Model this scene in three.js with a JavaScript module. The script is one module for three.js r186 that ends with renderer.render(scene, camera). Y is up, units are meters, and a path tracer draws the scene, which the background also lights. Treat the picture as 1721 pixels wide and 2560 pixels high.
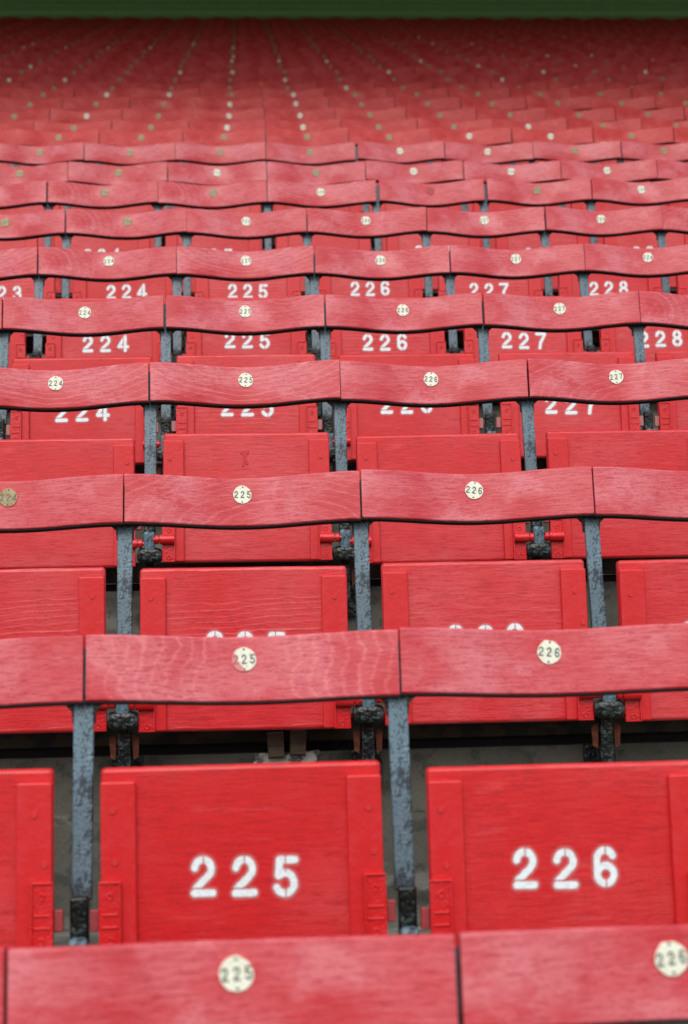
import * as THREE from 'three';
import { RoundedBoxGeometry } from 'three/addons/geometries/RoundedBoxGeometry.js';
import { mergeGeometries, mergeVertices } from 'three/addons/utils/BufferGeometryUtils.js';

// ---------------------------------------------------------------- camera, sky, sun, exposure
const scene = new THREE.Scene();
const D2R = Math.PI / 180;
const EYE = new THREE.Vector3(0, 3.2, 0);
const camera = new THREE.PerspectiveCamera(2 * Math.atan(1280 / 4027) / D2R, 688 / 1024, 0.1, 400);
{
  const yaw = 3.34 * D2R, pitch = -3 * D2R, roll = -1.14 * D2R;           // turned right, looking 3 degrees up the rake
  const flat = new THREE.Vector3(Math.sin(yaw), 0, -Math.cos(yaw)), side = new THREE.Vector3(Math.cos(yaw), 0, Math.sin(yaw)), Y = new THREE.Vector3(0, 1, 0);
  const fwd = flat.clone().multiplyScalar(Math.cos(pitch)).addScaledVector(Y, -Math.sin(pitch));
  const up0 = Y.clone().multiplyScalar(Math.cos(pitch)).addScaledVector(flat, Math.sin(pitch));
  camera.up.copy(up0.multiplyScalar(Math.cos(roll)).addScaledVector(side, -Math.sin(roll)));
  camera.position.copy(EYE);
  camera.lookAt(EYE.clone().add(fwd));
  camera.focus = 3.6;
  camera.userData.fStop = 5;
}
scene.add(camera);
const SKY_W = 128, SKY_H = 64;
{
  const a = new Float32Array(SKY_W * SKY_H * 4);
  for (let j = 0; j < SKY_H; j++) for (let i = 0; i < SKY_W; i++) {
    const el = ((j + 0.5) / SKY_H - 0.5) * Math.PI, az = (i / SKY_W) * Math.PI * 2;
    const s = Math.max(0, Math.sin(el));
    const cloud = 1 + 0.07 * Math.sin(az * 3 + el * 5) * Math.cos(el * 7 - az * 2) * Math.cos(el);
    const L = (0.62 + 0.55 * s) * cloud;                                   // overcast: brighter overhead
    a.set([L * 0.95, L * 1.0, L * 1.04, 1], (j * SKY_W + i) * 4);
  }
  const t = new THREE.DataTexture(a, SKY_W, SKY_H, THREE.RGBAFormat, THREE.FloatType);
  t.mapping = THREE.EquirectangularReflectionMapping; t.magFilter = t.minFilter = THREE.LinearFilter; t.needsUpdate = true;
  scene.background = t; scene.environment = t;
}
const sun = new THREE.DirectionalLight(0xfff6ea, 0.9);
sun.position.set(-6, 34, 22); sun.target.position.set(0, 5, -8); scene.add(sun, sun.target);
sun.castShadow = true; sun.shadow.radius = 60; sun.shadow.mapSize.set(2048, 2048);
Object.assign(sun.shadow.camera, { left: -30, right: 30, top: 30, bottom: -30, near: 1, far: 100 });
const renderer = new THREE.WebGLRenderer({ antialias: true });
renderer.toneMapping = THREE.LinearToneMapping;
renderer.toneMappingExposure = 1.55;
renderer.shadowMap.enabled = true;
renderer.setSize(688, 1024);

// ---------------------------------------------------------------- helpers
function rng(seed) { let s = seed >>> 0; return () => { s = (s + 0x6D2B79F5) >>> 0; let t = s; t = Math.imul(t ^ (t >>> 15), t | 1); t ^= t + Math.imul(t ^ (t >>> 7), t | 61); return ((t ^ (t >>> 14)) >>> 0) / 4294967296; }; }
function h2(x, y, s) { let n = (Math.imul(x | 0, 374761393) + Math.imul(y | 0, 668265263) + Math.imul(s | 0, 974634719)) | 0; n = Math.imul(n ^ (n >>> 13), 1274126177); return ((n ^ (n >>> 16)) >>> 0) / 4294967296; }
function vn(x, y, s) { const xi = Math.floor(x), yi = Math.floor(y), fx = x - xi, fy = y - yi, u = fx * fx * (3 - 2 * fx), v = fy * fy * (3 - 2 * fy); const a = h2(xi, yi, s), b = h2(xi + 1, yi, s), c = h2(xi, yi + 1, s), d = h2(xi + 1, yi + 1, s); return a + (b - a) * u + (c - a) * v + (a - b - c + d) * u * v; }
function fbm(x, y, s, o = 4) { let v = 0, a = 0.5, t = 0; for (let i = 0; i < o; i++) { v += a * vn(x, y, s + i * 17); t += a; x *= 2.03; y *= 2.03; a *= 0.5; } return v / t; }
const clamp = (x, a = 0, b = 1) => Math.min(b, Math.max(a, x)), mix = (a, b, t) => a + (b - a) * t, sst = (a, b, x) => { const t = clamp((x - a) / (b - a)); return t * t * (3 - 2 * t); };
function tex(w, h, fn, srgb = true) {                                       // fn(u, v) -> [r, g, b] 0..255, v up
  const a = new Uint8Array(w * h * 4);
  for (let j = 0; j < h; j++) for (let i = 0; i < w; i++) { const c = fn((i + 0.5) / w, (j + 0.5) / h, i, j), k = (j * w + i) * 4; a[k] = clamp(c[0], 0, 255); a[k + 1] = clamp(c[1], 0, 255); a[k + 2] = clamp(c[2], 0, 255); a[k + 3] = 255; }
  const t = new THREE.DataTexture(a, w, h, THREE.RGBAFormat); t.magFilter = THREE.LinearFilter; t.minFilter = THREE.LinearMipmapLinearFilter; t.generateMipmaps = true;
  t.wrapS = t.wrapT = THREE.RepeatWrapping; t.anisotropy = 8; if (srgb) t.colorSpace = THREE.SRGBColorSpace; t.needsUpdate = true; return t;
}
const mixc = (a, b, t) => [mix(a[0], b[0], t), mix(a[1], b[1], t), mix(a[2], b[2], t)];
const names = new Map();
function numbered(n) { const k = names.get(n) || 0; names.set(n, k + 1); return k ? `${n}_${String(k).padStart(3, '0')}` : n; }
function mesh(name, geo, mat, parent, top = false) { const m = new THREE.Mesh(geo, mat); m.name = top ? numbered(name) : name; m.castShadow = m.receiveShadow = true; parent.add(m); return m; }
function boxg(w, h, d, x = 0, y = 0, z = 0, r = 0, seg = 2) { const g = r ? new RoundedBoxGeometry(w, h, d, seg, r) : new THREE.BoxGeometry(w, h, d); g.translate(x, y, z); return g; }
function bare(g) { const o = g.index ? g.toNonIndexed() : g; for (const k of Object.keys(o.attributes)) if (!['position', 'normal', 'uv'].includes(k)) o.deleteAttribute(k); return o; }
const merge = (l) => mergeGeometries(l.map(bare));
function uvBy(g, f) { const p = g.attributes.position, u = new Float32Array(p.count * 2); for (let i = 0; i < p.count; i++) { const r = f(p.getX(i), p.getY(i), p.getZ(i)); u[2 * i] = r[0]; u[2 * i + 1] = r[1]; } g.setAttribute('uv', new THREE.BufferAttribute(u, 2)); return g; }

// ---------------------------------------------------------------- layout of the stand (metres; x along the rows, -z up the rake)
const PITCH = 0.46, RUN = 0.72, RISE = 0.293, TAG0_Y = -0.358, TAG0_Z = -1.74, ROWS = 33, SINGLE_ROWS = 26;
const SHIFT = [-0.023, -0.015, -0.014, -0.007, -0.005, -0.002, 0.007, -0.134, -0.124, -0.121, -0.108, -0.1, -0.093, -0.094, -0.086, -0.105, -0.106];
const DZ = [0.021, 0.04, -0.002, -0.024, -0.041, -0.071, -0.087, 0.024, 0.042, 0.042, 0.04, 0.023, 0.035, 0.037, 0.048, -0.017, -0.09];
const DY = [-0.035, -0.027, -0.021, 0.01, 0.019, 0.034, 0.05, 0.025, 0.004, 0.009, 0.002, -0.018, -0.023, -0.018, -0.02, -0.013, 0.02];
const rowAt = (n) => ({                                                     // where the tag of seat 225 of row n sits
  x: n < SHIFT.length ? SHIFT[n] : -0.1 + 0.012 * Math.sin(n * 2.3),
  y: EYE.y + TAG0_Y + n * RISE + (n < DY.length && n >= 0 ? DY[n] : 0),
  z: TAG0_Z - n * RUN + (n < DZ.length && n >= 0 ? DZ[n] : 0),
});
// heights and depths of the pieces of one seat, measured from its tag
const SLAT_H = 0.098, SLAT_T = 0.026, SLAT_LEAN = 10 * D2R, SLAT_BOW = 0.049, TAG_FROM_TOP = 0.0345;
const SEAT_TOP = -0.142, SEAT_FRONT = 0.10, SEAT_W = 0.394, SEAT_L = 0.31, SEAT_T = 0.022, SEAT_LEAN = 5 * D2R;
const POST_LEAN = 12 * D2R, RISER_Z = 0.03, RISER_TOP = -0.508, BASE = 0.56;

// ---------------------------------------------------------------- materials
const SEAT_RED = [206, 22, 28], SEAT_PINK = [208, 82, 86], SLAT_RED = [190, 36, 46], SLAT_PINK = [212, 108, 118], RED = [196, 24, 30], REDD = [160, 14, 26], PINK = [205, 90, 95], PALE = [232, 140, 140];
const SLAT_VARIANTS = 8, SV_H = 216;
function slatGrain(u, v, k) {                                               // -> [fade 0..1, line 0..1, fine 0..1]
  const s = 100 + k * 37, X = u * 0.456, Y = v * SLAT_H;
  const wob = (fbm(X * 14, Y * 26, s) - 0.5) * 0.03;
  let r, lines = 0, str = 1;
  if (k === 0) { r = Math.abs(X - 0.235 + 0.03 * (fbm(Y * 30, X * 8, s + 5) - 0.5) + 0.006 * Math.sin(Y * 60)) * 1.0 + wob * 0.5; lines = r * 46; str = sst(0.03, 0.07, Math.abs(X - 0.235)) * (1 - 0.6 * sst(0.17, 0.23, Math.abs(X - 0.235))); }
  else if (k === 1) { r = Math.hypot((X - 0.23) * 0.42, (Y - 0.14)) + wob * 0.4; lines = r * 75; }
  else if (k === 2) { r = Y + 0.02 * Math.sin(X * 9 + 1) + wob * 0.4; lines = r * 90; str = 0.35; }
  else if (k === 3) { r = Math.hypot((X - 0.3) * 0.5, (Y + 0.03)) + wob * 0.5; lines = r * 80; str = 0.7; }
  else if (k === 4) { r = Y + 0.15 * (X - 0.2) * (X - 0.2) + wob * 0.5; lines = r * 110; str = 0.4; }
  else if (k === 5) { r = Math.hypot((X - 0.02) * 0.7, (Y - 0.04)) + wob * 0.45; lines = r * 60; str = 0.8 * (1 - sst(0.1, 0.28, X)); }
  else if (k === 6) { r = Y - 0.1 * X + wob * 0.8; lines = r * 70; str = 0.3; }
  else { r = Math.hypot((X - 0.36) * 0.35, (Y - 0.11)) + wob * 0.5; lines = r * 85; str = 0.6 * sst(0.12, 0.3, X); }
  const f = lines - Math.floor(lines);
  const line = Math.pow(Math.max(0, 1 - Math.abs(f - 0.5) * 4.4), 1.2) * (0.45 + 0.8 * vn(Math.floor(lines) * 3.7, 3, s)) * str * (0.4 + 0.9 * fbm(X * 18, Y * 30, s + 3));
  const fine = fbm(X * 60, Y * 900, s + 9, 3) * 0.6 + fbm(X * 220, Y * 1400, s + 11, 2) * 0.4;
  const patchy = fbm(X * 9, Y * 13, s + 21, 4), hard = sst(0.53, 0.565, fbm(X * 11 + 0.6 * patchy, Y * 16, s + 31, 4)) * 0.4;
  const fade = clamp(0.5 + 1.9 * (patchy - 0.5) + hard * 0.6 + 0.25 * (fine - 0.5));
  return [fade, clamp(line), fine];
}
const slatMap = tex(1024, SV_H * SLAT_VARIANTS, (u, v, i, j) => {
  const k = Math.floor(j / SV_H), vv = (j - k * SV_H + 0.5) / SV_H;
  const [fade, line, fine] = slatGrain(u, vv, k);
  let c = mixc(SLAT_RED, SLAT_PINK, fade);
  c = mixc(c, PALE, line * 0.62);
  c = mixc(c, REDD, sst(0.52, 0.68, fine) * 0.5);
  c = mixc(c, PALE, sst(0.46, 0.3, fine) * 0.26);
  const g = (h2(i, j, 7) - 0.5) * 15 + (h2(i >> 1, j >> 1, 8) - 0.5) * 8; return [c[0] + g, c[1] + g, c[2] + g];
});
const slatBump = tex(1024, SV_H * SLAT_VARIANTS, (u, v, i, j) => { const k = Math.floor(j / SV_H), vv = (j - k * SV_H + 0.5) / SV_H; const [, line, fine] = slatGrain(u, vv, k); const b = 110 + 90 * (fine - 0.5) + 60 * line; return [b, b, b]; }, false);
const slatMat = new THREE.MeshStandardMaterial({ map: slatMap, bumpMap: slatBump, bumpScale: 0.0006, roughness: 0.42 });

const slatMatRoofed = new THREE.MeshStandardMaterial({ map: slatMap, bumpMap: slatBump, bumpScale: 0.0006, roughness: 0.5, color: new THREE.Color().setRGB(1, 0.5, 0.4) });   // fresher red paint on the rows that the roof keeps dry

const seatMats = [], PV = 6;
for (let k = 0; k < PV; k++) {
  const s = 900 + k * 51, strong = [0.25, 1.7, 0.45, 0.3, 0.55, 0.35][k], base = [0.12, 0.5, 0.46, 0.3, 0.56, 0.42][k];
  const grain = (u, v) => {
    const X = u * SEAT_W, Y = v * SEAT_L, wav = (fbm(X * 6, Y * 9, s) - 0.5) * 0.03 + 0.006 * Math.sin(X * 7 + k);
    const L = (Y + wav) * (k === 1 ? 82 : 120), f = L - Math.floor(L), id = h2(Math.floor(L), 5, s);
    const line = Math.pow(Math.max(0, 1 - Math.abs(f - 0.5) * 5), 1.3) * (id > 0.45 ? id : 0.1) * (0.3 + fbm(X * 20, Y * 60, s + 2));
    const fine = fbm(X * 40, Y * 700, s + 5, 3) * 0.65 + fbm(X * 160, Y * 1100, s + 8, 2) * 0.35;
    return [fbm(X * 7, Y * 9, s + 12, 4), line, fine];
  };
  const map = tex(640, 512, (u, v, i, j) => {
    const [p, line, fine] = grain(u, v);
    let c = mixc(SEAT_RED, SEAT_PINK, clamp(base * 0.75 + 1.3 * (p - 0.45) + 0.25 * (fine - 0.5)) * 0.9);
    const X = u * SEAT_W, Y = v * SEAT_L, sc = sst(0.66, 0.72, fbm(X * 14 + 3, Y * 150, s + 30, 3)) * sst(0.5, 0.62, fbm(X * 9, Y * 14, s + 33, 2));
    c = mixc(c, [222, 120, 118], sc * 0.22);   // faint scuffs
    c = mixc(c, PALE, line * strong * 0.42); c = mixc(c, REDD, sst(0.52, 0.68, fine) * 0.5); c = mixc(c, PALE, sst(0.46, 0.3, fine) * 0.12 * (0.5 + base * 2));
    const g = (h2(i, j, 17 + k) - 0.5) * 15 + (h2(i >> 1, j >> 1, 8) - 0.5) * 8; return [c[0] + g, c[1] + g * 0.7, c[2] + g * 0.7];
  });
  const bump = tex(640, 512, (u, v) => { const [, line, fine] = grain(u, v); const b = 110 + 80 * (fine - 0.5) + 50 * line * strong; return [b, b, b]; }, false);
  seatMats.push(new THREE.MeshStandardMaterial({ map, bumpMap: bump, bumpScale: 0.0006, roughness: 0.36 }));
}
const trimMap = tex(256, 256, (u, v, i, j) => { const n = fbm(u * 6, v * 6, 41), f = fbm(u * 60, v * 30, 43, 3); const c = mixc(SEAT_RED, SEAT_PINK, clamp((n - 0.4) * 0.7 + (f - 0.5) * 0.35)); const g = (h2(i, j, 3) - 0.5) * 8; return [c[0] + g, c[1] + g, c[2] + g]; });
const trimBump = tex(256, 256, (u, v) => { const b = 128 + 120 * (fbm(u * 40, v * 40, 51, 3) - 0.5); return [b, b, b]; }, false);
const battenMat = new THREE.MeshStandardMaterial({ map: trimMap, bumpMap: trimBump, bumpScale: 0.0006, roughness: 0.38 });
const hingeMat = new THREE.MeshStandardMaterial({ map: trimMap, bumpMap: trimBump, bumpScale: 0.0012, roughness: 0.3 });
const redIron = new THREE.MeshStandardMaterial({ color: new THREE.Color().setRGB(0.3, 0.035, 0.04), roughness: 0.4, bumpMap: trimBump, bumpScale: 0.0012 });
const fadedIron = new THREE.MeshStandardMaterial({ color: new THREE.Color().setRGB(0.42, 0.14, 0.14), roughness: 0.55, bumpMap: trimBump, bumpScale: 0.0012 });

const postMap = tex(256, 1024, (u, v, i, j) => {                            // chipped blue-black paint, worn to pale grey
  const n = fbm(u * 40, v * 90, 61, 4), m = fbm(u * 5, v * 9, 67, 3), f = fbm(u * 90, v * 150, 71, 2);
  const chip = sst(0.47, 0.62, n * 0.7 + f * 0.3 + (m - 0.5) * 0.7);
  const c = mixc([88, 114, 128], [32, 44, 60], chip), g = (f - 0.5) * 34 + (h2(i, j, 5) - 0.5) * 14; return [c[0] + g, c[1] + g, c[2] + g];
});
const postBump = tex(256, 1024, (u, v) => { const b = 128 + 190 * (fbm(u * 30, v * 130, 73, 4) - 0.5); return [b, b, b]; }, false);
const postMat = new THREE.MeshStandardMaterial({ map: postMap, bumpMap: postBump, bumpScale: 0.0008, roughness: 0.4, metalness: 0.0 });
const castMap = tex(256, 256, (u, v, i, j) => { const n = fbm(u * 14, v * 14, 81, 4), c = mixc([16, 22, 22], [70, 82, 80], sst(0.58, 0.72, n)), g = (h2(i, j, 9) - 0.5) * 8; return [c[0] + g, c[1] + g, c[2] + g]; });
const castBump = tex(256, 256, (u, v) => { const b = 128 + 220 * (fbm(u * 16, v * 16, 83, 4) - 0.5); return [b, b, b]; }, false);
const castMat = new THREE.MeshStandardMaterial({ map: castMap, bumpMap: castBump, bumpScale: 0.0025, roughness: 0.3 });
const shadeStripMat = new THREE.MeshStandardMaterial({ color: new THREE.Color().setRGB(0.014, 0.01, 0.012), roughness: 0.95 });  // near-black colour painting shade under the slats and in the step gaps
const rustMat = new THREE.MeshStandardMaterial({ map: tex(128, 128, (u, v) => mixc([60, 30, 18], [140, 62, 36], fbm(u * 7, v * 7, 91, 4))), roughness: 0.85, bumpMap: castBump, bumpScale: 0.002 });
const boltMat = new THREE.MeshStandardMaterial({ color: new THREE.Color().setRGB(0.12, 0.13, 0.13), roughness: 0.4, metalness: 0.3, bumpMap: castBump, bumpScale: 0.001 });

// digits as strokes: polylines in a box 0.62 wide and 1 high
function arc(cx, cy, rx, ry, a0, a1, n = 14) { const l = []; for (let i = 0; i <= n; i++) { const a = mix(a0, a1, i / n) * D2R; l.push([cx + Math.cos(a) * rx, cy + Math.sin(a) * ry]); } return l; }
const DIGIT = {
  0: [arc(0.31, 0.5, 0.22, 0.41, 90, 450, 28)],
  1: [[[0.16, 0.76], [0.33, 0.91], [0.33, 0.09]]],
  2: [arc(0.31, 0.68, 0.22, 0.23, 172, -25).concat([[0.42, 0.48], [0.12, 0.2]]), [[0.08, 0.09], [0.56, 0.09]]],
  3: [arc(0.3, 0.7, 0.2, 0.21, 165, -80), arc(0.3, 0.3, 0.23, 0.21, 88, -165)],
  4: [[[0.45, 0.91], [0.08, 0.33]], [[0.06, 0.29], [0.6, 0.29]], [[0.45, 0.91], [0.45, 0.06]]],
  5: [[[0.16, 0.91], [0.57, 0.91]], [[0.16, 0.9], [0.13, 0.53]], arc(0.3, 0.34, 0.24, 0.25, 125, -155, 20)],
  6: [arc(0.31, 0.68, 0.22, 0.23, 25, 180).concat([[0.09, 0.3]]), arc(0.31, 0.31, 0.22, 0.22, 180, 540, 26)],
  7: [[[0.06, 0.91], [0.56, 0.91], [0.5, 0.75], [0.3, 0.4], [0.24, 0.06]]],
  8: [arc(0.31, 0.71, 0.19, 0.19, 0, 360, 24), arc(0.31, 0.29, 0.23, 0.21, 0, 360, 26)],
  9: [arc(0.31, 0.69, 0.22, 0.22, 0, 360, 26), [[0.53, 0.7]].concat(arc(0.31, 0.32, 0.22, 0.23, 0, -155))],
};
function segd(px, py, a, b) { const dx = b[0] - a[0], dy = b[1] - a[1], t = clamp(((px - a[0]) * dx + (py - a[1]) * dy) / (dx * dx + dy * dy + 1e-9)); return Math.hypot(px - a[0] - dx * t, py - a[1] - dy * t); }
function digitDist(d, x, y) { let m = 9; for (const l of DIGIT[d]) for (let i = 0; i + 1 < l.length; i++) m = Math.min(m, segd(x, y, l[i], l[i + 1])); return m; }
function stencilMap(num, seed) {                                            // sprayed stencil: soft edges, bridges left red
  const ds = String(num).split('').map(Number);
  return tex(384, 192, (u, v) => {
    const X = u * 3.0 - 0.2, Y = v * 1.45 - 0.22; let a = 0;
    for (let k = 0; k < 3; k++) {
      const x = X - k * 1.0, y = Y + 0.02 * (k - 1) * (h2(k, seed, 2) - 0.5) * 4; if (x < -0.25 || x > 0.87) continue;
      const d = digitDist(ds[k], 0.31 + (x - 0.31) * 1.08, y), jit = (fbm(X * 9, Y * 9, seed + k) - 0.5) * 0.03;
      let s = 1 - sst(0.066, 0.118, d + jit);
      if (ds[k] !== 7 && ds[k] !== 4) s *= 1 - 0.75 * (1 - sst(0.006, 0.03, Math.abs(x - 0.32))) * ((y > 0.62 && y < 1.1) || (ds[k] !== 2 && y < 0.35) ? 1 : 0);
      if (ds[k] === 2) s *= 1 - 0.85 * (1 - sst(0.006, 0.032, Math.abs(y - 0.205)));
      if (ds[k] === 4) s *= 1 - 0.8 * (1 - sst(0.006, 0.03, Math.abs(x - 0.33)));
      a = Math.max(a, s, 0.3 * (1 - sst(0.08, 0.2, d + jit)) * (0.4 + 0.6 * fbm(X * 30, Y * 30, seed + 5)));
    }
    a *= clamp(0.72 + 0.5 * fbm(X * 16, Y * 16, seed + 3), 0, 1); const c = a * 255; return [c, c, c];
  }, false);
}
const stencilMats = new Map();
function stencilMat(num) { if (!stencilMats.has(num)) { const t = stencilMap(num, num * 3); stencilMats.set(num, new THREE.MeshStandardMaterial({ color: 0xeaf0f4, roughness: 0.55, alphaMap: t, transparent: true })); } return stencilMats.get(num); }

// tags: one sheet, 20 numbers by 3 states (cream, brown, half painted over)
const TAG_FIRST = 217, TAG_COLS = 8, TAG_CELL = 128;
const tagMap = tex(1024, 1024, (u, v, i, j) => {
  const cell = Math.floor(j / TAG_CELL) * TAG_COLS + Math.floor(i / TAG_CELL), num = TAG_FIRST + (cell % 21), state = Math.floor(cell / 21);
  if (state > 2) return [120, 120, 120];
  const x = (i % TAG_CELL + 0.5) / TAG_CELL * 2 - 1, y = (j % TAG_CELL + 0.5) / TAG_CELL * 2 - 1, r = Math.hypot(x, y), a = Math.atan2(y, x);
  const n = fbm(x * 3 + 9, y * 3 + 9, cell * 5 + 1), fl = fbm(x * 9, y * 9, cell * 5 + 2);
  let c = state === 1 ? mixc([140, 122, 82], [184, 168, 124], n) : mixc([222, 222, 200], [240, 240, 228], n);
  if (state === 1) c = mixc(c, [70, 52, 36], sst(0.6, 0.72, fl) * 0.6);
  else c = mixc(c, [170, 150, 110], sst(0.6, 0.75, fl) * 0.5);
  const ds = String(num).split('').map(Number);
  let ink = 0; for (let k = 0; k < 3; k++) { const X = (x + 0.83) / 0.62 - k * 1.03, Y = (y + 0.38) / 0.76; if (X > -0.15 && X < 0.8 && Y > -0.2 && Y < 1.2) ink = Math.max(ink, 1 - sst(0.05, 0.11, digitDist(ds[k], X, Y))); }
  c = mixc(c, [44, 52, 54], ink * (state === 1 ? 0.5 : 0.85));
  const pin = Math.min(Math.hypot(x - 0.02, y - 0.76), Math.hypot(x + 0.01, y + 0.78)); c = mixc(c, [38, 34, 30], 1 - sst(0.06, 0.1, pin));
  const paint = sst(0.0, 0.05, r - (0.98 - 0.14 * fbm(a * 2 + 8, 4, cell, 3)));
  c = mixc(c, RED, paint * 0.9);
  if (state === 2) c = mixc(c, PINK, sst(0.02, 0.12, -x * 0.85 - y * 0.45 - 0.3 + 0.4 * (fl - 0.5)) * 0.7);
  return c;
});
const tagMat = new THREE.MeshStandardMaterial({ map: tagMap, roughness: 0.45 });
const bareTagMat = new THREE.MeshStandardMaterial({ color: new THREE.Color().setRGB(0.4, 0.03, 0.04), roughness: 0.5 });
const tagGeos = new Map();
function tagGeo(num, state) {
  const key = num + '_' + state; if (tagGeos.has(key)) return tagGeos.get(key);
  const cell = state * 21 + clamp(num - TAG_FIRST, 0, 20), cx = cell % TAG_COLS, cy = Math.floor(cell / TAG_COLS);
  const g = new THREE.CylinderGeometry(0.0183, 0.019, 0.0022, 28); g.rotateX(Math.PI / 2);
  uvBy(g, (x, y) => [(cx + 0.5 + x / 0.019 * 0.49) / TAG_COLS, (cy + 0.5 + y / 0.019 * 0.49) / (1024 / TAG_CELL)]);
  tagGeos.set(key, g); return g;
}

// ---------------------------------------------------------------- shapes of one seat (origin at its tag)
const slatU = new THREE.Vector3(0, Math.cos(SLAT_LEAN), -Math.sin(SLAT_LEAN)), slatN = new THREE.Vector3(0, Math.sin(SLAT_LEAN), Math.cos(SLAT_LEAN));
const bow = (x) => SLAT_BOW * (1 - Math.cos(2 * Math.PI * x / PITCH)) / 2;
function slatGeo(variant, nx, corner, len = 0.4565) {                       // bent board: hollow in the middle, forward at the posts
  const r = 0.0035, t0 = -(SLAT_H - TAG_FROM_TOP), t1 = TAG_FROM_TOP, s0 = -SLAT_T, s1 = 0;
  const R = []; const cs4 = [[t1 - r, s1 - r, 90, 0], [t1 - r, s0 + r, 0, -90], [t0 + r, s0 + r, -90, -180], [t0 + r, s1 - r, 180, 90]];
  for (const [ct, cs, b0, b1] of cs4) for (let i = 0; i <= corner; i++) { const a = mix(b0, b1, corner ? i / corner : 0.5) * D2R; R.push([ct + r * Math.cos(a), cs + r * Math.sin(a)]); }
  const pos = [], uv = [], idx = [], m = R.length, v0 = variant * SV_H / (SV_H * SLAT_VARIANTS), dv = 1 / SLAT_VARIANTS;
  const put = (x, t, s) => { const b = bow(x); pos.push(x, slatU.y * t + slatN.y * (s + b), slatU.z * t + slatN.z * (s + b)); uv.push(x / len + 0.5, v0 + dv * clamp((t - t0) / SLAT_H, 0.01, 0.99)); };
  for (let i = 0; i <= nx; i++) { const x = (i / nx - 0.5) * len; for (const [t, s] of R) put(x, t, s); }
  for (let i = 0; i < nx; i++) for (let k = 0; k < m; k++) { const a = i * m + k, b = i * m + (k + 1) % m, c = a + m, d = b + m; idx.push(a, b, c, b, d, c); }
  for (const [i, flip] of [[0, 1], [nx, 0]]) { const st = pos.length / 3, x = (i / nx - 0.5) * len; for (const [t, s] of R) put(x, t, s); for (let k = 1; k + 1 < m; k++) flip ? idx.push(st, st + k + 1, st + k) : idx.push(st, st + k, st + k + 1); }
  const g = new THREE.BufferGeometry(); g.setAttribute('position', new THREE.Float32BufferAttribute(pos, 3)); g.setAttribute('uv', new THREE.Float32BufferAttribute(uv, 2)); g.setIndex(idx); g.computeVertexNormals(); return g;
}
const slatNear = [], slatFar = [];
for (let k = 0; k < SLAT_VARIANTS; k++) { slatNear.push(slatGeo(k, 36, 3)); slatFar.push(slatGeo(k, 12, 1)); }

// near-black strip along the underside of the slat: its shade put in as colour
function shadeStripGeo(nx) {
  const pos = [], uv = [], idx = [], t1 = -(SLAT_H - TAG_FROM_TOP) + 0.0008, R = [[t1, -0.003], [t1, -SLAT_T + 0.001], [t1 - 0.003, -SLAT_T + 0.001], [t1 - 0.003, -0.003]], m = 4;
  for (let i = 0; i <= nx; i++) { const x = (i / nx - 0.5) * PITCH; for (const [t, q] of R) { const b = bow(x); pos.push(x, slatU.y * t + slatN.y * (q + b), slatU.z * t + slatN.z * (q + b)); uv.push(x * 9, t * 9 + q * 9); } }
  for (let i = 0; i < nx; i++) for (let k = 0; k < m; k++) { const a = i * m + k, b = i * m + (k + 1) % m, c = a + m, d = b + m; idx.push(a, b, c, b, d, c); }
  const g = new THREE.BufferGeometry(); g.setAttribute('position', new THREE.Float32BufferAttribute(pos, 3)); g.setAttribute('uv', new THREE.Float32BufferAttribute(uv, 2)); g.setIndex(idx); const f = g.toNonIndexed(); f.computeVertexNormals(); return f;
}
const shadeStripNear = shadeStripGeo(30), shadeStripFar = shadeStripGeo(12);

// seat board frame: origin at the middle of its top front edge, y down the board, z out of its front
function seatBoard(seg) { const g = new RoundedBoxGeometry(SEAT_W, SEAT_L, SEAT_T, seg, 0.0075); g.translate(0, -SEAT_L / 2, -SEAT_T / 2); return uvBy(g, (x, y, z) => [x / SEAT_W + 0.5, 1 + y / SEAT_L + z * 0.2]); }
const boardNear = seatBoard(4), boardFar = uvBy(boxg(SEAT_W, SEAT_L, SEAT_T, 0, -SEAT_L / 2, -SEAT_T / 2), (x, y) => [x / SEAT_W + 0.5, 1 + y / SEAT_L]);
const BAT_W = 0.049, BAT_T = 0.012;
const battenGeo = [-1, 1].map((s) => uvBy(boxg(BAT_W, SEAT_L - 0.02, BAT_T, s * (SEAT_W / 2 - BAT_W / 2 - 0.0005), -0.02 - (SEAT_L - 0.022) / 2, BAT_T / 2 - 0.0006, 0.0035, 3), (x, y, z) => [x * 4 + s * 0.3, y * 4 + z]));
const PIVOT_Y = -(SEAT_L - 0.052), PLATE_TOP = -0.155, PLATE_H = SEAT_L - 0.155, PLATE_W = 0.031;
const plateGeo = [-1, 1].map((s) => {
  const cx = s * (SEAT_W / 2 - PLATE_W / 2 + 0.002), z0 = BAT_T, l = [boxg(PLATE_W, PLATE_H, 0.004, cx, PLATE_TOP - PLATE_H / 2, z0 + 0.0018, 0.0012, 1)];
  l.push(boxg(0.0032, PLATE_H, 0.008, cx - s * (PLATE_W / 2 - 0.0016), PLATE_TOP - PLATE_H / 2, z0 + 0.004, 0.0012, 1));
  l.push(boxg(PLATE_W - 0.004, 0.003, 0.0065, cx, PLATE_TOP - 0.0016, z0 + 0.003, 0.001, 1));
  for (const y of [0.045, 0.062, 0.098]) l.push(boxg(PLATE_W - 0.008, 0.003, 0.0058, cx, PLATE_TOP - y, z0 + 0.003, 0.001, 1));
  for (const y of [0.02, 0.08, 0.145]) { const c = new THREE.TorusGeometry(0.0042, 0.0013, 5, 12); c.translate(cx, PLATE_TOP - y, z0 + 0.0042); l.push(c); }
  return uvBy(merge(l), (x, y, z) => [x * 9, y * 9 + z * 3]);
});
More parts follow.
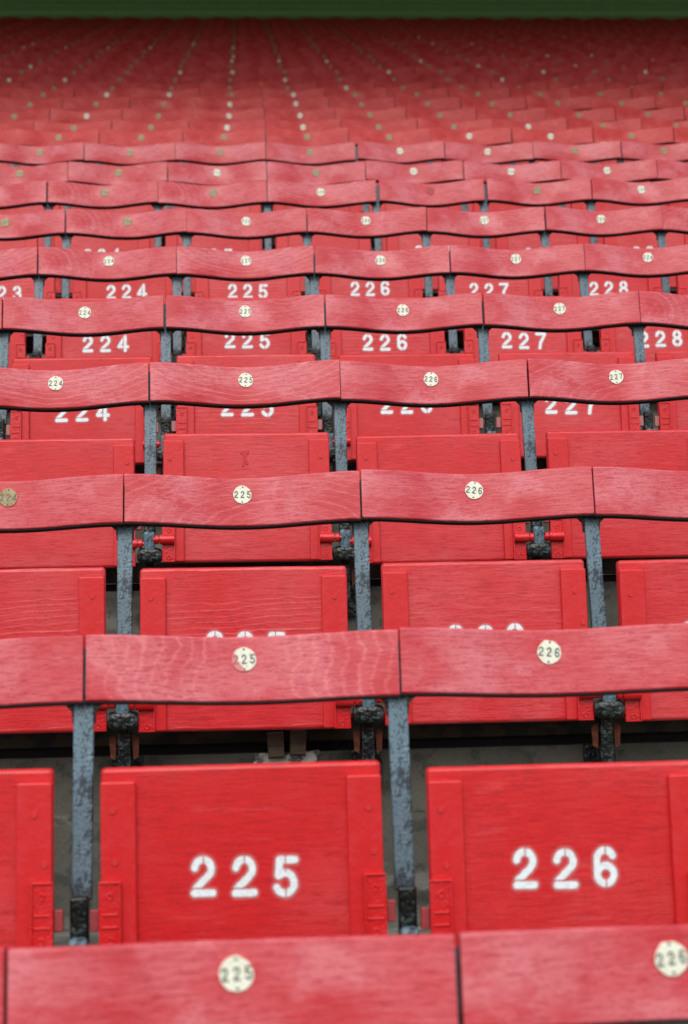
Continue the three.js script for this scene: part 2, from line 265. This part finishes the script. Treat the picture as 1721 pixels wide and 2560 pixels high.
const axleGeo = [-1, 1].map((s) => {
  const a = new THREE.CylinderGeometry(0.0112, 0.0112, 0.034, 18); a.rotateZ(Math.PI / 2); a.translate(s * 0.187, PIVOT_Y, 0.0225);
  const b = new THREE.CylinderGeometry(0.0105, 0.0105, 0.0085, 18); b.rotateZ(Math.PI / 2); b.translate(s * 0.2105, PIVOT_Y, 0.0225);
  const c = new THREE.CylinderGeometry(0.0055, 0.0055, 0.03, 10); c.rotateZ(Math.PI / 2); c.translate(s * 0.205, PIVOT_Y, 0.0225);
  return uvBy(merge([a, b, c]), (x, y, z) => [x * 9, y * 9 + z * 9]);
});
const stopGeo = [-1, 1].map((s) => uvBy(boxg(0.013, 0.03, 0.014, s * 0.2055, PIVOT_Y + 0.05, 0.002, 0.002, 2), (x, y, z) => [x * 9, y * 9 + z * 9]));
const screwGeo = (() => { const a = new THREE.CylinderGeometry(0.0044, 0.005, 0.002, 14); a.rotateX(Math.PI / 2); return a; })();
const SCREWS = [[-0.176, -0.062], [0.176, -0.062], [-0.176, -0.135], [0.184, -0.128]];
const numberGeo = new THREE.PlaneGeometry(0.172, 0.081);

// standard frame: origin at the tag's height in the plane of the joint (x = -PITCH / 2 of the seat)
const postTop = new THREE.Vector3(0, 0.022, SLAT_BOW - SLAT_T - 0.01), pdir = new THREE.Vector3(0, -Math.cos(POST_LEAN), Math.sin(POST_LEAN));
function leaned(g) { g.rotateX(-POST_LEAN); g.translate(postTop.x, postTop.y, postTop.z); return g; }
const POST_L = 0.36;
const postGeo = (() => {
  const l = [];
  const front = boxg(0.029, POST_L, 0.012, 0, -POST_L / 2, -0.006, 0.002, 2); const web = boxg(0.011, POST_L + 0.04, 0.03, 0.002, -POST_L / 2 - 0.02, -0.026, 0.002, 1);
  l.push(leaned(front), leaned(web)); const g = merge(l); return uvBy(g, (x, y, z) => [x * 8 + z * 5 + 0.5, y * 2.4]);
})();
const postFar = uvBy(leaned(boxg(0.029, POST_L, 0.03, 0, -POST_L / 2, -0.015)), (x, y, z) => [x * 8 + z * 5 + 0.5, y * 2.4]);
const bracketGeo = (() => { const s = new THREE.Shape(); s.moveTo(-0.03, 0); s.lineTo(0.03, 0); s.lineTo(0.0165, -0.012); s.lineTo(0.0155, -0.03); s.lineTo(-0.0155, -0.03); s.lineTo(-0.0165, -0.012); const g = new THREE.ExtrudeGeometry(s, { depth: 0.01, bevelEnabled: true, bevelSize: 0.001, bevelThickness: 0.001, bevelSegments: 1 }); g.translate(0, -0.056, SLAT_BOW - SLAT_T - 0.006); return uvBy(g, (x, y, z) => [x * 9, y * 9 + z * 9]); })();
const SEAT_BOT_Y = SEAT_TOP - SEAT_L * Math.cos(SEAT_LEAN), PIV = new THREE.Vector3(0, SEAT_TOP + PIVOT_Y * Math.cos(SEAT_LEAN), SEAT_FRONT - PIVOT_Y * Math.sin(SEAT_LEAN) + 0.021);
const knobGeo = (() => {
  const neck = boxg(0.026, 0.075, 0.022, 0, PIV.y + 0.042, PIV.z - 0.03, 0.004, 2);
  const bulb = new THREE.SphereGeometry(1, 22, 14); const p = bulb.attributes.position;
  for (let i = 0; i < p.count; i++) { const x = p.getX(i), y = p.getY(i), z = p.getZ(i), sq = (q) => Math.sign(q) * Math.pow(Math.abs(q), 0.62), nn = 1 + 0.08 * (fbm(x * 4 + 9, y * 4 + z * 3 + 9, 33) - 0.5); p.setXYZ(i, sq(x) * 0.0305 * nn, sq(y) * 0.019 * nn, sq(z) * 0.02 * nn); }
  bulb.computeVertexNormals(); bulb.translate(0, PIV.y - 0.029, PIV.z - 0.008);
  return uvBy(merge([neck, bulb]), (x, y, z) => [x * 9 + z * 4, y * 9 + z * 4]);
})();
const lugGeo = uvBy(boxg(0.027, 0.058, 0.024, 0, PIV.y - 0.002, PIV.z - 0.004, 0.008, 4), (x, y, z) => [x * 8 + z * 5 + 0.2, y * 2.4 + z * 2]);
const stemGeo = (() => { const a = boxg(0.024, 0.1, 0.05, 0, PIV.y - 0.095, PIV.z - 0.05, 0.004, 2); const b = boxg(0.062, 0.075, 0.016, 0, PIV.y - 0.142, RISER_Z + 0.012, 0.003, 2); return uvBy(merge([a, b]), (x, y, z) => [x * 9 + z * 4, y * 9 + z * 4]); })();
const flangeGeo = [-1, 1].map((s) => { const sh = new THREE.Shape(); sh.moveTo(0, 0); sh.lineTo(0.014, -0.006); sh.lineTo(0.012, -0.042); sh.lineTo(0.003, -0.048); const g = new THREE.ExtrudeGeometry(sh, { depth: 0.006, bevelEnabled: false }); if (s < 0) g.scale(-1, 1, 1); g.translate(s * 0.014, PIV.y - 0.058, PIV.z - 0.04); g.computeVertexNormals(); return uvBy(g, (x, y) => [x * 12, y * 12]); });
const boltGeo = (() => { const a = new THREE.CylinderGeometry(0.0085, 0.0095, 0.004, 18); const b = new THREE.CylinderGeometry(0.0055, 0.0055, 0.008, 6); b.translate(0, 0.006, 0); const g = merge([a, b]); g.rotateX(Math.PI / 2); g.translate(0.001, PIV.y - 0.1195, RISER_Z + 0.024); return uvBy(g, (x, y) => [x * 20, y * 20]); })();

// ---------------------------------------------------------------- terrace, ground, wall, roof
const concrete = (() => {
  const pat = (u, v) => { const a = fbm(u * 10, v * 10, 201, 5), b = fbm(u * 60, v * 60, 203, 3), c = fbm(u * 4, v * 24, 207, 4); return [a, b, c]; };
  const map = tex(1024, 1024, (u, v, i, j) => { const [a, b, c] = pat(u, v); let k = mixc([66, 64, 56], [112, 110, 100], clamp(0.2 + 0.9 * (a - 0.3))); k = mixc(k, [146, 146, 138], sst(0.56, 0.68, c) * 0.5); k = mixc(k, [44, 48, 44], sst(0.6, 0.72, b) * 0.45); const g = (h2(i, j, 13) - 0.5) * 16; return [k[0] + g, k[1] + g, k[2] + g]; });
  const bump = tex(1024, 1024, (u, v) => { const [a, b] = pat(u, v); const k = 128 + 90 * (b - 0.5) + 60 * (a - 0.5); return [k, k, k]; }, false);
  return new THREE.MeshStandardMaterial({ map, bumpMap: bump, bumpScale: 0.006, roughness: 0.9 });
})();
const edgeMat = new THREE.MeshStandardMaterial({ map: tex(512, 64, (u, v, i, j) => { const n = fbm(u * 30, v * 4, 221, 4), c = mixc([16, 20, 15], [50, 42, 28], sst(0.45, 0.62, n)), g = (h2(i, j, 23) - 0.5) * 8; return [c[0] + g, c[1] + g, c[2] + g]; }), roughness: 0.7 });
const HALF = 26;
const stepTop = (n) => rowAt(n).y + RISER_TOP, riserZ = (n) => rowAt(n).z + RISER_Z;   // riser of row n rises to the tread of row n + 1
{
  const first = -6, pts = [];                                               // profile z, y from the front up to the back
  let z = riserZ(first) + 0.8, y = stepTop(first) - RISE; pts.push([z, 0], [z, y]);
  for (let n = first; n < ROWS; n++) { pts.push([riserZ(n), y]); y = stepTop(n); pts.push([riserZ(n), y]); }
  const zb = riserZ(ROWS - 1) - 1.3; pts.push([zb, y], [zb, 0]);
  const pos = [], uv = [], idx = []; let run = 0;
  for (let i = 0; i + 1 < pts.length; i++) {
    const [za, ya] = pts[i], [zc, yc] = pts[i + 1], L = Math.hypot(za - zc, ya - yc), b = pos.length / 3;
    for (const [x, zz, yy, t] of [[-HALF, za, ya, run], [HALF, za, ya, run], [HALF, zc, yc, run + L], [-HALF, zc, yc, run + L]]) { pos.push(x, yy, zz); uv.push(x / 1.6, t / 1.6); }
    idx.push(b, b + 1, b + 2, b, b + 2, b + 3); run += L + 0.37;
  }
  const side = new THREE.Shape(pts.map(([a, b]) => new THREE.Vector2(-a, b)));
  const g = new THREE.BufferGeometry(); g.setAttribute('position', new THREE.Float32BufferAttribute(pos, 3)); g.setAttribute('uv', new THREE.Float32BufferAttribute(uv, 2)); g.setIndex(idx); g.computeVertexNormals();
  const caps = [-HALF, HALF].map((x) => { const c = new THREE.ShapeGeometry(side); c.rotateY(Math.PI / 2); c.translate(x, 0, 0); return c; });
  const t = mesh('terrace', merge([g, ...caps]), concrete, scene, true); t.userData = { kind: 'structure', label: 'stepped grey concrete terrace under the rows of seats' };
  const edgeUv = (n) => (x, yy, zz) => [x / 1.2 + n * 0.37, yy * 8 + zz];
  for (let n = 0; n < ROWS; n++) {                                          // dark timber kerb along each step: a board over a set-back near-black strip that paints the shaded gap
    mesh('gap_shade_strip', uvBy(boxg(2 * HALF, 0.018, 0.05, 0, stepTop(n) + 0.009, riserZ(n) - 0.06, 0), edgeUv(n)), shadeStripMat, t);
    mesh('step_edge', uvBy(boxg(2 * HALF, 0.05, 0.06, 0, stepTop(n) + 0.044, riserZ(n) - 0.04, 0.004, 1), edgeUv(n)), edgeMat, t);
  }
}
{
  const grass = new THREE.MeshStandardMaterial({ map: (() => { const t = tex(512, 512, (u, v, i, j) => { const a = fbm(u * 12, v * 12, 301, 4), g = (h2(i, j, 33) - 0.5) * 22; return [52 + 30 * a + g, 84 + 34 * a + g, 34 + 14 * a + g]; }); t.repeat.set(40, 40); return t; })(), roughness: 1 });
  const g = new THREE.PlaneGeometry(600, 600); g.rotateX(-Math.PI / 2); g.translate(0, -0.02, 0);
  const m = mesh('ground', g, grass, scene, true); m.userData = { kind: 'structure', label: 'flat grass ground in front of the stand' };
}
const BACK_Z = riserZ(ROWS - 1) - 1.0, BACK_Y = stepTop(ROWS - 1);
{
  const w = new THREE.Group(); w.name = numbered('rear_wall'); w.userData = { label: 'dark green boarded wall behind the last row of seats', category: 'wall' };
  w.position.set(0, BACK_Y, BACK_Z); scene.add(w);
  const maps = [0, 1, 2].map((k) => new THREE.MeshStandardMaterial({ map: tex(512, 64, (u, v, i, j) => { const n = fbm(u * 20, v * 3, 401 + k * 9, 4), f = fbm(u * 40, v * 30, 411 + k, 3), b = [0, 10, -7][k]; const c = mixc([164 + b, 194 + b, 154 + b], [188 + b, 214 + b, 174 + b], n * 0.7 + f * 0.3), g = (h2(i, j, 43) - 0.5) * 8; return [c[0] + g, c[1] + g, c[2] + g]; }), roughness: 0.6 }));
  const bh = 0.115, bg = uvBy(boxg(2 * HALF, bh - 0.008, 0.03, 0, 0, 0, 0.006, 2), (x, y) => [x / 2, y / bh + 0.5]);
  const core = mesh('backing', boxg(2 * HALF, 3.5, 0.12, 0, 1.75, -0.09), maps[2], w); void core;
  for (let i = 0; i < 30; i++) { const b = mesh('board', bg, maps[(i * 7 + (i >> 2)) % 3], w); b.position.set(0, 0.06 + i * bh, (i % 3) * 0.0025); }
}
{
  const r = new THREE.Group(); r.name = numbered('stand_roof'); r.userData = { label: 'pitched roof over the upper rows of the stand', category: 'roof' };
  const roofMat = new THREE.MeshStandardMaterial({ map: tex(256, 256, (u, v) => mixc([150, 152, 138], [186, 188, 172], fbm(u * 9, v * 9, 431, 4))), roughness: 0.85 });
  const steel = new THREE.MeshStandardMaterial({ color: new THREE.Color().setRGB(0.06, 0.09, 0.07), roughness: 0.6 });
  const yb = BACK_Y + 3.2, zf = -4.5, len = zf - BACK_Z + 0.6, lean = -6.9 * D2R;
  r.position.set(0, yb, BACK_Z); scene.add(r);
  const deck = boxg(2 * HALF, 0.18, len, 0, 0.45, len / 2 - 0.3); deck.rotateX(-lean); mesh('deck', deck, roofMat, r);
  const fas = boxg(2 * HALF, 0.5, 0.06, 0, 0.35, len - 0.26); fas.rotateX(-lean); mesh('fascia', fas, steel, r);
  for (let i = 0; i < 9; i++) { const b = boxg(0.14, 0.3, len - 0.4, -24 + i * 6, 0.2, len / 2 - 0.3); b.rotateX(-lean); mesh('rafter', b, steel, r); }
}

{
  // added unseen stand behind the photographer: closes off the low sky, darkens rear rows
  const o = new THREE.Group(); o.name = numbered('added_opposite_stand'); o.userData = { label: 'added unseen stand across the pitch, placed to close off the low sky', category: 'stand' };
  o.position.set(0, 0, 85); scene.add(o);
  const dark = new THREE.MeshStandardMaterial({ color: new THREE.Color().setRGB(0.09, 0.1, 0.09), roughness: 0.9 }), seatsRed = new THREE.MeshStandardMaterial({ color: new THREE.Color().setRGB(0.28, 0.04, 0.04), roughness: 0.7 });
  const prof = new THREE.Shape(); prof.moveTo(0, 0); prof.lineTo(0, 1.4); for (let i = 0; i < 24; i++) { prof.lineTo(i * 0.75, 1.4 + i * 0.34); prof.lineTo((i + 1) * 0.75, 1.4 + i * 0.34); } prof.lineTo(18, 0);
  const tg = new THREE.ExtrudeGeometry(prof, { depth: 110, bevelEnabled: false }); tg.rotateY(-Math.PI / 2); tg.translate(55, 0, 0); mesh('seating_tier', tg, seatsRed, o);
  mesh('rear_wall_panel', boxg(110, 14, 0.3, 0, 7, 18.2), dark, o); const rf = boxg(110, 0.3, 17, 0, 0, 0); rf.rotateX(0.05); rf.translate(0, 14.2, 9.8); mesh('roof_deck', rf, dark, o);
  for (let i = 0; i < 10; i++) mesh('column', boxg(0.35, 13.6, 0.35, -49.5 + i * 11, 6.8, 3), dark, o);
}

// ---------------------------------------------------------------- the seats
const dripMat = new THREE.MeshStandardMaterial({ color: new THREE.Color().setRGB(0.55, 0.012, 0.02), roughness: 0.3 });
const dripGeo = (() => { const s = new THREE.Shape(), L = [[-0.009, 0.006], [-0.003, 0.008], [0.004, 0.0065], [0.009, 0.007], [0.0085, 0.001], [0.004, -0.002], [0.0045, -0.012], [0.008, -0.024], [0.0045, -0.027], [0.001, -0.018], [-0.002, -0.03], [-0.006, -0.029], [-0.003, -0.014], [-0.004, -0.002], [-0.009, 0.001]]; L.forEach(([x, y], i) => (i ? s.lineTo(x, y) : s.moveTo(x, y))); return new THREE.ExtrudeGeometry(s, { depth: 0.0008, bevelEnabled: true, bevelSize: 0.0008, bevelThickness: 0.0006, bevelSegments: 1 }); })();
const CREAM = 0, BROWN = 1, HALFP = 2, NONE = 3;
const STATE = {                                                             // tags that differ from the rest of their row
  1: { 225: HALFP }, 2: { 224: BROWN }, 6: { 223: BROWN, 224: BROWN },
  7: { 224: BROWN, 225: BROWN, 227: NONE, 228: BROWN }, 8: { 223: BROWN, 224: BROWN, 226: BROWN },
  9: { 223: BROWN, 224: BROWN, 225: BROWN, 226: BROWN, 229: BROWN, 230: BROWN },
};
const CREAM_FAR = { 10: [228, 229], 11: [225, 226, 229], 12: [223, 225, 226], 13: [225, 226], 14: [223, 224, 226], 16: [221, 222, 230], 17: [228], };
const VARIANT = { 0: { 225: 2, 226: 6 }, 1: { 224: 5, 225: 0, 226: 4 }, 2: { 224: 4, 225: 3, 226: 2, 227: 6 }, 3: { 224: 1, 225: 1, 226: 2, 227: 3 }, 4: { 225: 7, 226: 2, 227: 4 } };
const BOARD = { 1: { 224: 0, 225: 0, 226: 3 }, 2: { 225: 1, 226: 4, 227: 2 }, 3: { 225: 2, 226: 3 } };
const ORD = ['front', 'second', 'third', 'fourth', 'fifth', 'sixth', 'seventh', 'eighth', 'ninth', 'tenth', 'eleventh', 'twelfth', 'thirteenth', 'fourteenth', 'fifteenth', 'sixteenth', 'seventeenth', 'eighteenth', 'nineteenth', 'twentieth', 'twenty-first', 'twenty-second', 'twenty-third', 'twenty-fourth', 'twenty-fifth', 'twenty-sixth'];
camera.updateMatrixWorld(); camera.updateProjectionMatrix();
const project = (x, y, z) => new THREE.Vector3(x, y, z).project(camera);
function inView(n, num) { const r = rowAt(n), x = r.x + (num - 225) * PITCH, a = project(x - PITCH / 2 - 0.01, r.y, r.z), b = project(x + PITCH / 2, r.y, r.z); return b.x > -1.0 && a.x < 1.0; }
const rest = [];                                                            // matrices of the seats that form the mass
let total = 0;
for (let n = 0; n < ROWS; n++) {
  const row = rowAt(n); let place = 0;
  const rowYaw = (h2(n, 3, 77) - 0.5) * 0.004;
  for (let num = 205; num <= 250; num++) {
    const seen = inView(n, num), R = rng(n * 1000 + num), x = row.x + (num - 225) * PITCH, jx = (R() - 0.5) * 0.004, jy = (R() - 0.5) * 0.005, jz = (R() - 0.5) * 0.006, slatTurn = (R() - 0.5) * 0.012, seatTurn = (R() - 0.5) * 0.014, seatLean = (R() - 0.5) * 0.05, seatY = (R() - 0.5) * 0.008, vr = R(), br = R(), tr = R();
    if (!seen || n >= SINGLE_ROWS) {
      const near = inView(n, num + 5) || inView(n, num - 5) || seen;
      if (near) rest.push(new THREE.Matrix4().makeTranslation(x, row.y + jy, row.z + jz));
      continue;
    }
    place++; total++;
    const near = n <= 8;
    const g = new THREE.Group(); g.name = numbered('stadium_seat'); scene.add(g);
    g.position.set(x + jx, row.y - BASE + jy, row.z + jz); g.rotation.y = rowYaw;
    let state = near || n === 9 ? (STATE[n]?.[num] ?? CREAM) : (CREAM_FAR[n] || []).includes(num) || (n > 14 && tr > 0.8) ? CREAM : BROWN;
    const tagWord = state === CREAM ? 'a cream number tag' : state === BROWN ? 'a brown number tag' : state === HALFP ? 'a half painted tag' : 'no tag showing';
    const nth = place === 1 ? 'first' : ORD[place - 1];
    g.userData = {
label: n <= 5 ? `red wooden seat ${num} with ${tagWord}, ${nth} from left in the ${ORD[n]} row` : `red seat with ${tagWord}, ${nth} from left in the ${ORD[n]} row`,
      category: 'seat', group: 'rows of red tip-up seats',
    };
    // back slat and its tag
    const v = VARIANT[n]?.[num] ?? 1 + Math.floor(vr * (SLAT_VARIANTS - 1));
    const slat = mesh('back_slat', (near ? slatNear : slatFar)[v], n >= 10 ? slatMatRoofed : slatMat, g); slat.position.set(0, BASE, 0); slat.rotation.z = slatTurn; slat.scale.x = 1 - 0.008 * vr * vr; slat.position.z = (br - 0.5) * 0.004;
    if ((n === 7 && (num === 227 || num === 228)) || (n === 9 && num === 227)) { slat.scale.x = 0.972; slat.position.x = 0.004; }   // shrunk boards leave a wide joint
    if (state !== NONE) { const tag = mesh('number_tag', tagGeo(num, state), tagMat, slat); tag.position.copy(slatN).multiplyScalar(0.0011); tag.position.x = (R() - 0.5) * 0.006; tag.rotation.set(-SLAT_LEAN, 0, (R() - 0.5) * 0.3); }
    else { const tag = mesh('number_tag', tagGeo(num, BROWN), bareTagMat, slat); tag.position.copy(slatN).multiplyScalar(0.0011); tag.rotation.set(-SLAT_LEAN, 0, 0); tag.userData.label = 'tag painted over in red'; }
    if (n <= 12) mesh('underside_shade_strip', near ? shadeStripNear : shadeStripFar, shadeStripMat, slat);
    // tipped-up seat board
    const bv = BOARD[n]?.[num] ?? Math.floor(br * PV);
    const board = mesh('seat_board', near ? boardNear : boardFar, seatMats[bv], g);
    board.position.set(n === 1 ? -0.005 : 0, BASE + SEAT_TOP + (n === 1 ? (num === 226 ? -0.012 : 0) : seatY), SEAT_FRONT + (n === 1 ? 0.028 : 0)); board.rotation.set(-(SEAT_LEAN + seatLean), 0, seatTurn);
    if (near) {
      for (const s of [0, 1]) {
        mesh('batten', battenGeo[s], battenMat, board); mesh('hinge_plate', plateGeo[s], hingeMat, board);
        if (n <= 6) { mesh('hinge_pin', axleGeo[s], hingeMat, board); mesh('seat_stop', stopGeo[s], n & 1 ? redIron : fadedIron, board); }
      }
      if (n <= 5) for (const [sx, sy] of SCREWS) { const k = mesh('screw', screwGeo, battenMat, board); k.position.set(sx + (R() - 0.5) * 0.008, sy + (R() - 0.5) * 0.012, BAT_T + 0.0002); }
      const st = mesh('stencilled_number', numberGeo, stencilMat(num), board); st.position.set((R() - 0.5) * 0.012, -0.152 + (n === 2 ? (num === 224 ? -0.02 : 0.001) : (R() - 0.5) * 0.014), 0.0008); st.rotation.z = (R() - 0.5) * 0.02;
    }
    if (n === 3 && num === 225) { const d = mesh('paint_drip', dripGeo, dripMat, board); d.position.set(-0.004, -0.052, 0.0002); }
    // cast standard on the seat's left
    const post = mesh('standard', near ? postGeo : postFar, postMat, g); post.position.set(-PITCH / 2 - (n === 1 ? 0.003 : 0), BASE, n === 1 ? 0.012 : 0);
    if (near) {
      mesh('slat_bracket', bracketGeo, castMat, post); mesh('pivot_knob', knobGeo, castMat, post); mesh('pivot_lug', lugGeo, postMat, post);
      if (n <= 6) { mesh('foot_bracket', stemGeo, castMat, post); for (const s of [0, 1]) mesh('rusty_flange', flangeGeo[s], rustMat, post); mesh('bolt', boltGeo, boltMat, post); }
    }
  }
}
{
  const unit = [[slatFar[2], slatMatRoofed, 'back_slat'], [boardFar.clone().rotateX(-SEAT_LEAN).translate(0, SEAT_TOP, SEAT_FRONT), seatMats[2], 'seat_board'], [postFar.clone().translate(-PITCH / 2, 0, 0), postMat, 'standard'], [tagGeo(225, BROWN).clone().rotateX(-SLAT_LEAN).translate(0, 0.0003, 0.0012), tagMat, 'number_tag']];
  const mass = new THREE.Group(); mass.name = numbered('distant_seats'); scene.add(mass);
  mass.userData = { kind: 'stuff', label: 'dim red seats massed in the last shaded rows below the green wall', category: 'seats' };
  for (const [geo, mat, name] of unit) { const im = new THREE.InstancedMesh(geo, mat, rest.length); rest.forEach((m, i) => im.setMatrixAt(i, m)); im.name = name; im.castShadow = im.receiveShadow = true; mass.add(im); }
}
console.log('seats', total, 'mass', rest.length);

// ---------------------------------------------------------------- rubbish on the ledge below seat 225 of the third row
{
  const r = rowAt(2), z = riserZ(2);
  const wood = new THREE.MeshStandardMaterial({ map: tex(128, 128, (u, v) => mixc([70, 58, 46], [104, 88, 72], fbm(u * 3, v * 24, 501, 4))), roughness: 0.9 });
  for (const [x, y, a, w, lab] of [[0.042, 0.008, 0.04, 0.032, 'small brown wooden block on the concrete step, left of the pair'], [0.085, 0.012, -0.05, 0.031, 'small brown wooden block on the concrete step, right of the pair']]) {
    const b = mesh('wooden_block', merge([boxg(w, 0.05, 0.022, 0, 0, 0, 0.002, 2), boxg(w * 0.96, 0.018, 0.006, 0, -0.012, 0.013, 0.0015, 1)]), wood, scene, true); b.position.set(x, r.y - 0.5 + y, z + 0.012); b.rotation.z = a;
    b.userData = { label: lab, category: 'block', group: 'wooden blocks on the step' };
  }
  const sh = new THREE.Shape(), N = 40; for (let i = 0; i < N; i++) { const t = i / N * Math.PI * 2, q = 1 + 0.5 * (fbm(Math.cos(t) * 2 + 5, Math.sin(t) * 2 + 5, 511, 3) - 0.5); const px = Math.cos(t) * 0.062 * q, py = Math.sin(t) * 0.024 * q + 0.02 * Math.abs(px) / 0.06; i ? sh.lineTo(px, py) : sh.moveTo(px, py); }
  const g = new THREE.ExtrudeGeometry(sh, { depth: 0.004, bevelEnabled: true, bevelSize: 0.002, bevelThickness: 0.0015, bevelSegments: 1 });
  const m = mesh('mortar_patch', uvBy(g, (x, y) => [x * 8, y * 8]), new THREE.MeshStandardMaterial({ map: tex(128, 128, (u, v, i, j) => { const n = fbm(u * 10, v * 10, 521, 4), k = mix(96, 190, sst(0.35, 0.6, n)) + (h2(i, j, 3) - 0.5) * 30; return [k, k, k * 0.97]; }), roughness: 0.95 }), scene, true);
  m.position.set(0.062, r.y - 0.539, z + 0.001); m.userData = { label: 'splash of white mortar on the concrete step below the wooden blocks', category: 'mortar' };
}

renderer.render(scene, camera);
